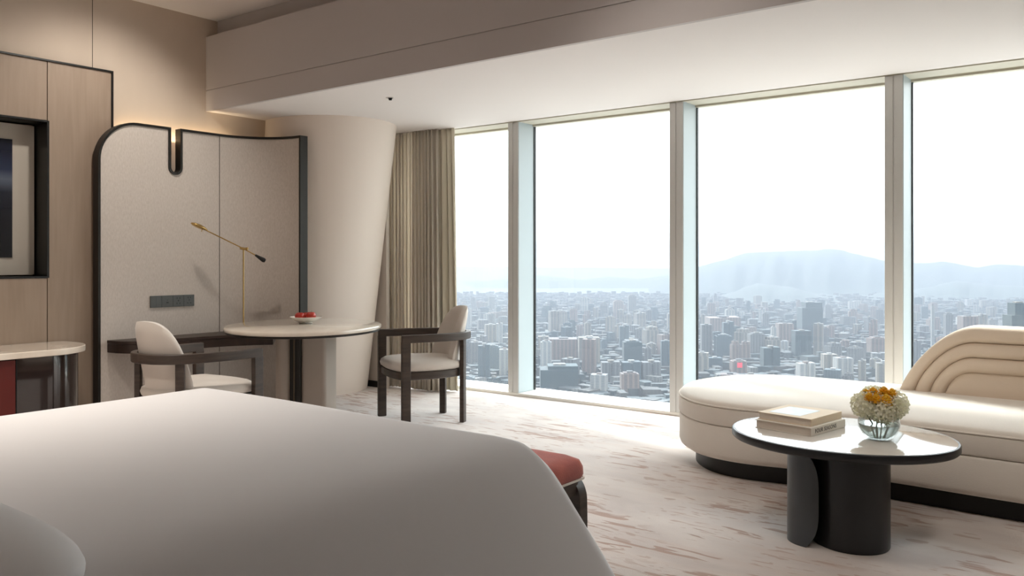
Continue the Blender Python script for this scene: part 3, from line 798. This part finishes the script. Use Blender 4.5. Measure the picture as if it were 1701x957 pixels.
# (offset right, away, height, size)
for a, b, z, R, lb in ((-.062, -.045, .196, .025, 'small yellow ranunculus low at the left of the bouquet'), (-.036, -.055, .190, .028, 'orange yellow ranunculus left of the bouquet centre'), (-.03, -.01, .211, .030, 'yellow ranunculus at the upper left of the bouquet'),
        (.005, -.06, .184, .036, 'largest yellow ranunculus at the bouquet front'), (.022, .0, .213, .030, 'yellow ranunculus at the very top of the bouquet'), (.052, -.012, .205, .032, 'yellow ranunculus at the right of the bouquet'), (-.058, .0, .208, .021, 'yellow ranunculus bud highest on the left')):
    rose(rel(a, b, z), R, lb)
V, Fc = [], []
lv = thing('foliage', 'small dark green leaves tucked between the yellow flowers', 'foliage', VB)
for a, b, z in ((-.05, -.055, .212), (-.012, -.06, .208), (.04, -.065, .190), (.0, -.03, .228), (-.07, -.03, .208)):
    c = Vector(rel(a, b, z))
    for k in range(3):
        t_ = random.random()*6.28; u = Vector((math.cos(t_), math.sin(t_), .5)).normalized(); s_ = u.cross(Vector((0, 0, 1))).normalized()
        n0 = len(V); V += [c, c+u*.009+s_*.004, c+u*.018, c+u*.009-s_*.004]; Fc.append((n0, n0+1, n0+2, n0+3))
mk('leaf_cluster', V, Fc, M['leaf'], lv)['kind'] = 'stuff'

# ------------------------------------------------------------------ fill spots added out of view to brighten the room
LB = iter(('added unseen tilted fill spot at the end of the bed', 'added unseen tilted fill spot beyond the sofa end','added unseen fill spot above the linen desk panel', 'added unseen fill spot above the marble topped cabinet', 'added unseen fill spot beyond the bed, nearer the back wall', 'added unseen fill spot beyond the bed, nearer the windows'))
def fill_spot(x, y, e, tilt=0, ty=0, z=CZ, ang=1.75, c=(1, .94, .86)):
    t = thing('fill_spot', next(LB), 'added fill light', (x, y, z), 0, 'added unseen fill spots')
    lathe('fill_spot_ring', [(.045, -.004), (.048, 0), (.034, 0), (.034, -.003)], M['ceil'], t, 24)
    l = bpy.data.lights.new('fill_spot_light', 'SPOT'); l.energy = e; l.color = c; l.spot_size = ang; l.spot_blend = .8; l.shadow_soft_size = .06 if not tilt else .30
    o = bpy.data.objects.new('fill_spot_light', l); o.location = (0, 0, -.02); o.rotation_euler = (tilt, ty, 0); link(o, t)
for x, y, e, a, b in ((-2.0, 2.9, 45, .50, 0), (.2, 2.7, 55, .50, 0), (-5.25, 3.1, 46, 0, .62), (-5.7, 1.9, 5, 0, 0), (-4.35, .6, 112, 0, 0), (-4.35, 2.0, 92, 0, 0)):
    fill_spot(x, y, e, a, b)

# ------------------------------------------------------------------ the city outside
GZ = -300.0
K = .19      # facade colours darkened to hold down city brightness at the room's exposure
def facade(name, c, c2, sx=14, sz=3.4, dark=.75):
    m = bpy.data.materials.new(name); m.use_nodes = True; t = m.node_tree; b = t.nodes['Principled BSDF']; N = t.nodes.new; L = t.links.new
    b.inputs['Roughness'].default_value = .6; b.inputs['Specular IOR Level'].default_value = .3
    co = N('ShaderNodeTexCoord'); mp = N('ShaderNodeMapping'); mp.inputs['Scale'].default_value = (1/sx, 1/sx, 1/sz); L(co.outputs['Object'], mp.inputs[0])
    sp = N('ShaderNodeSeparateXYZ'); L(mp.outputs[0], sp.inputs[0])
    ad = N('ShaderNodeMath'); ad.operation = 'ADD'; L(sp.outputs['X'], ad.inputs[0]); L(sp.outputs['Y'], ad.inputs[1])
    def fr(o, th):
        a = N('ShaderNodeMath'); a.operation = 'FRACT'; L(o, a.inputs[0]); g = N('ShaderNodeMath'); g.operation = 'GREATER_THAN'; g.inputs[1].default_value = th; L(a.outputs[0], g.inputs[0]); return g.outputs[0]
    mu = N('ShaderNodeMath'); mu.operation = 'MULTIPLY'; L(fr(ad.outputs[0], .4), mu.inputs[0]); L(fr(sp.outputs['Z'], .35), mu.inputs[1])
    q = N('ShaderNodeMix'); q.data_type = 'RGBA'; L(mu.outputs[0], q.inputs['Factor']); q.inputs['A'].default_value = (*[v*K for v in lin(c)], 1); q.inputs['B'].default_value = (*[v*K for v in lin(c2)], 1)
    L(q.outputs['Result'], b.inputs['Base Color']); return m
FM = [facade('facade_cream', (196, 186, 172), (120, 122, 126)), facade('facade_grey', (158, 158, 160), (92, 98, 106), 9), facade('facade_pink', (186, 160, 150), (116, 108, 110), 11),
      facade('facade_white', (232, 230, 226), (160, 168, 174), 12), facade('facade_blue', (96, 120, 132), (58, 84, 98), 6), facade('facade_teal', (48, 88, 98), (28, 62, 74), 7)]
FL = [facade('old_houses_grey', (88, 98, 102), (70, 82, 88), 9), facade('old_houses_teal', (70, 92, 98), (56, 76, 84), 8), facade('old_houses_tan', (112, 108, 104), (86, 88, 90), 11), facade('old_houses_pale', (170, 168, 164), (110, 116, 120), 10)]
FN = ['cream', 'grey', 'pinkish', 'white', 'blue grey', 'dark teal glass']
M['roof_red'] = mat('red_sign', (220, 40, 60), .6)
def tower(u, Z, wpx, vtop, fm, label=None, depth=None, rot=None, style=0, group=None, sign=False, name='tower_block'):
    """a tower centred in column u, its roof at row vtop"""
    x, y, _ = at(u, Z); zt = CAM_H-Z*(vtop-430)/F_PX; H = zt-GZ; W = wpx*Z/F_PX; D = depth or W*.8
    t = thing(name, label, 'building', (x, y, GZ), YAW if rot is None else rot, group)
    if style == 0: lst = [(-W/2, -D/2, 0, W/2, D/2, H*.96), (-W*.36, -D*.36, H*.96, W*.36, D*.36, H)]
    elif style == 1: lst = [(-W/2, -D/2, 0, -W*.08, D/2, H*.97), (W*.08, -D/2, 0, W/2, D/2, H), (-W*.1, -D*.4, 0, W*.1, D*.4, H*.93)]
    elif style == 2: lst = [(-W/2, -D/2, 0, W/2, D/2, H*.88), (-W*.3, -D*.4, H*.88, W/2, D*.4, H)]
    else: lst = [(-W/2, -D/2, 0, W/2, D/2, H)]+[(-W/2+W*k/5-.6, -D/2-1.2, 0, -W/2+W*k/5+.6, -D/2, H*.97) for k in range(6)]
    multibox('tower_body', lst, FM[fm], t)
    if H*F_PX/Z > 24:
        box('roof_plant', (-W*.15, -D*.2, H*.9, W*.18, D*.2, H+3), FM[(fm+3) % 4], t)
    if sign: box('red_sign', (-6, -D/2-2, H*.6, 6, -D/2-1, H*.6+12), M['roof_red'], t)
    return t
named = [
 (928, 1880, 62, 606, 5, 'broad dark teal glass block low at left of second window', 2), (978, 2350, 34, 560, 0, 'cream ribbed slab tower right behind the teal block', 3), (935, 2450, 46, 562, 2, 'pinkish slab tower behind and above the broad teal block', 3),
 (907, 2300, 18, 566, 3, 'white topped tower at left edge of second window', 0), (1014, 2020, 30, 600, 1, 'left one of three matching ribbed towers with pale crowns', 1), (1048, 2020, 30, 600, 4, 'middle one of three matching ribbed towers with pale crowns', 1),
 (1081, 2020, 30, 600, 1, 'right one of three matching ribbed towers with pale crowns', 1), (1050, 2350, 30, 566, 5, 'teal glass box rising behind the middle crowned tower', 0), (1106, 2200, 16, 566, 4, 'narrow blue grey tower beside the second mullion', 3),
 (1050, 4300, 13, 490, 1, 'faint grey tower far off in haze, highest in second window', 0), (1027, 4100, 16, 499, 2, 'faint broad tower far off in haze, left of the highest', 0), (838, 2100, 17, 580, 3, 'white ribbed tower against the first mullion', 3),
 (818, 2200, 26, 574, 4, 'blue grey tower left of white ribbed tower in first window', 0), (790, 2300, 22, 568, 1, 'grey tower in first window just right of the chair', 3),
 (1345, 2900, 34, 502, 4, 'tall blue grey skyscraper, highest in the third window', 2), (1331, 2500, 26, 549, 5, 'dark teal tower in front of the tall skyscraper', 3), (1285, 2700, 8, 542, 3, 'thin bright white tower left of the tall skyscraper', 0),
 (1303, 2850, 24, 537, 2, 'pinkish grey slab tower between thin white and tall towers', 3), (1279, 2200, 27, 576, 5, 'dark glass twin tower low in middle of third window', 1), (1256, 2550, 24, 553, 1, 'grey flat topped tower left of the thin white tower', 0),
 (1201, 2450, 26, 556, 4, 'blue grey block at left part of the third window', 0), (1200, 3200, 50, 526, 2, 'wide pinkish housing slab in the third window', 1), (1173, 2500, 17, 539, 1, 'grey tower just right of the second mullion', 3),
 (1212, 3500, 14, 513, 3, 'white roofed tower above the wide pinkish slab', 0), (1338, 1980, 26, 602, 3, 'pair of white ribbed towers just above the sofa', 1), (1377, 2150, 22, 588, 0, 'cream tower above the sofa, right of the white pair', 3),
 (1400, 2050, 26, 594, 3, 'white and blue ribbed tower above the sofa', 3), (1456, 2500, 26, 560, 2, 'pinkish tower beside the third mullion', 0), (1271, 3600, 10, 520, 1, 'slim grey tower with spire in haze of third window', 0),
 (1690, 1750, 34, 503, 5, 'dark teal glass tower at right edge above the sofa back', 2), (1607, 2500, 24, 525, 2, 'pinkish grey tower above the sofa back', 3), (1549, 2700, 5, 507, 3, 'slender white chimney like tower in fourth window', 0),
 (1629, 2800, 16, 522, 0, 'cream tower right of pinkish tower in fourth window', 1), (1575, 2900, 12, 520, 1, 'grey tower between white chimney tower and sofa back', 0)]
occ = []
for u, Z, wp, vt, fm, lb, stl in named:
    tower(u, Z, wp, vt, fm, lb, style=stl); occ.append((u, Z, wp))
tower(1226, 2150, 24, 598, 2, 'low pinkish block carrying the bright red sign', style=0, sign=True); occ.append((1226, 2150, 24))
SN = ['stepped top', 'twin slab', 'split level roof', 'ribbed']
PAN = [('first', 740, 845), ('second', 890, 1112), ('third', 1160, 1467), ('fourth', 1519, 1701)]
cnt = {}
rows = 0; tries = 0
while rows < 225 and tries < 9000:
    tries += 1
    pn, ua, ub = random.choices(PAN, (10, 26, 38, 18))[0]
    u = random.uniform(ua-4, ub+4); Z = 1780*(1+1.9*random.random()**1.15); wp = random.uniform(14, 34)*1750/Z*(1 if Z > 2100 else .9)
    if any(abs(u-o[0]) < (wp+o[2])/2*.9 and abs(Z-o[1]) < 130 for o in occ): continue
    if pn == 'third' and 1265 < u < 1370 and Z < 2500: continue
    Hh = random.uniform(38, 80)+(25 if random.random() < .15 else 0)
    vt = 430+(CAM_H-(GZ+Hh))*F_PX/Z
    fm = random.choices(range(6), (22, 24, 20, 12, 14, 5))[0]
    zone = 'near the bottom of' if Z < 2300 else ('in the middle distance of' if Z < 3300 else 'far off in the haze of')
    g = '%s towers %s the %s window' % (FN[fm], zone, pn)
    st = random.randrange(4); part = ('left edge', 'left part', 'centre', 'right part', 'right edge')[min(4, max(0, int((u-ua)/(ub-ua)*5)))]
    g = '%s %s towers %s the %s window' % (SN[st], FN[fm], zone, pn)
    tower(u, Z, wp, vt, fm, '%s %s tower %s %s window, %s' % (SN[st], FN[fm].replace(' glass', ''), zone, pn, part), rot=YAW+random.choice((-.5, -.25, 0, .3, .6)), style=st, group=g)
    occ.append((u, Z, wp)); rows += 1
# low houses and distant roofs nobody could count
def low_city():
    V, Fc, MI = [], [], []
    for k in range(9000):
        fi = random.choices(range(4), (30, 30, 26, 8))[0]
        Z = 1250*(1+4.6*random.random()**1.25); u = random.uniform(560, 1850); x, y, _ = at(u, Z)
        W = random.uniform(14, 46); D = random.uniform(14, 40); H = random.uniform(8, 26)*(1.4 if Z > 4000 else 1); a = random.choice((0, .3, .8))+YAW
        v, f = box_vf(-W/2, -D/2, 0, W/2, D/2, H, n=len(V)); c, s = math.cos(a), math.sin(a)
        V += [(x+p[0]*c-p[1]*s, y+p[0]*s+p[1]*c, GZ+p[2]) for p in v]; Fc += f; MI += [fi]*6
    me = bpy.data.meshes.new('low_rise'); me.from_pydata(V, [], Fc)
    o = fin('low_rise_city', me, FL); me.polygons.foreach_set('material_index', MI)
    tag(o, 'mass of low houses and roofs spreading between the city towers', 'houses', None, 'stuff')
low_city()
M['ground'] = mat('city_ground', (58, 68, 66), .9, c2=(80, 80, 76), scale=.004, detail=8)
box('city_ground', (-22000, 900, GZ-5, 9000, 24000, GZ), M['ground'], kind='structure')
M['hill'] = mat('wooded_hill', (26, 36, 34), .95, c2=(34, 44, 40), scale=.003, detail=8)
def ridge(name, label, Z, prof, depth, seed):
    rnd = random.Random(seed); us = [p[0] for p in prof]; n = 90; m_ = 16; V, Fc = [], []
    def vv(u):
        for (a, va), (b, vb_) in zip(prof, prof[1:]):
            if a <= u <= b: s = (u-a)/(b-a); s = s*s*(3-2*s)*.5+s*.5; return va+(vb_-va)*s
        return prof[-1][1]
    off = [rnd.uniform(-1, 1) for _ in range(n+1)]
    for j in range(m_+1):
        t = j/m_     # 0 front foot, .7 crest, 1 back
        for i in range(n+1):
            u = us[0]+(us[-1]-us[0])*i/n
            zt = CAM_H-Z*(vv(u)-430)/F_PX
            ZZ = Z+depth*(t-.7); k = math.sin(min(1, t/.7)*PI/2)**1.3 if t <= .7 else 1-((t-.7)/.3)**2
            x, y, _ = at(u, ZZ)
            rid = .12*math.sin(i*.55+seed+3*t)+.07*math.sin(i*1.3+seed*2-5*t)
            h = (zt-GZ)*max(0, k*(1+rid*(1-k)*2.2))+(off[i]*3 if j else 0)
            V.append((x, y, GZ-3+h))
    for j in range(m_):
        for i in range(n):
            b = j*(n+1)+i; Fc.append((b, b+1, b+n+2, b+n+1))
    o = mk(name, V, Fc, M['hill'], smooth=True, auto=180)
    tag(o, label, 'mountain', None, None)
ridge('mountain_ridge', 'faint pale mountain ridge beyond the city in first and second windows', 10600, [(500, 480), (700, 474), (757, 470), (800, 467), (845, 463), (890, 457), (930, 460), (965, 465), (1010, 459), (1060, 463), (1110, 457), (1200, 452), (1300, 462)], 3000, 1)
ridge('mountain', 'broad grey mountain rising behind the city in the third window', 8600, [(1000, 500), (1060, 486), (1110, 462), (1158, 443), (1200, 432), (1240, 420), (1280, 418), (1330, 416), (1352, 416), (1378, 413), (1396, 415), (1420, 421), (1445, 427), (1470, 433), (1510, 446), (1600, 470)], 3000, 2)
ridge('mountain_ridge', 'mountain ridge behind the city in the fourth window', 9300, [(1380, 470), (1450, 446), (1517, 436), (1545, 437), (1566, 434), (1590, 438), (1622, 444), (1655, 439), (1701, 441), (1800, 450), (1900, 470)], 2600, 3)
ridge('foothill', 'low dark foothill in front of the broad mountain', 6400, [(1130, 520), (1200, 490), (1260, 470), (1310, 476), (1360, 488), (1420, 494), (1450, 488), (1500, 480), (1560, 500)], 1800, 4)
ridge('foothill', 'low dark foothill right of the third mullion', 6800, [(1480, 500), (1530, 478), (1590, 466), (1640, 472), (1690, 474), (1760, 480), (1850, 510)], 1800, 5)
# haze over the city: a real scattering layer
hz = bpy.data.materials.new('haze'); hz.use_nodes = True; t = hz.node_tree; t.nodes.clear()
o_ = t.nodes.new('ShaderNodeOutputMaterial'); vp = t.nodes.new('ShaderNodeVolumePrincipled')
HAZE = 1.75e-4
vp.inputs['Color'].default_value = (.236, .254, .292, 1); vp.inputs['Density'].default_value = HAZE; vp.inputs['Anisotropy'].default_value = .2
t.links.new(vp.outputs[0], o_.inputs['Volume'])
V, Fc = box_vf(-9000, 500, GZ-4, 9000, 11400, 170)
me = bpy.data.meshes.new('haze'); me.from_pydata(V, [], Fc); ho = fin('haze', me, hz); ho.rotation_euler = (0, 0, YAW)
tag(ho, 'thin pale haze lying over the whole city outside', 'haze', None, 'stuff')
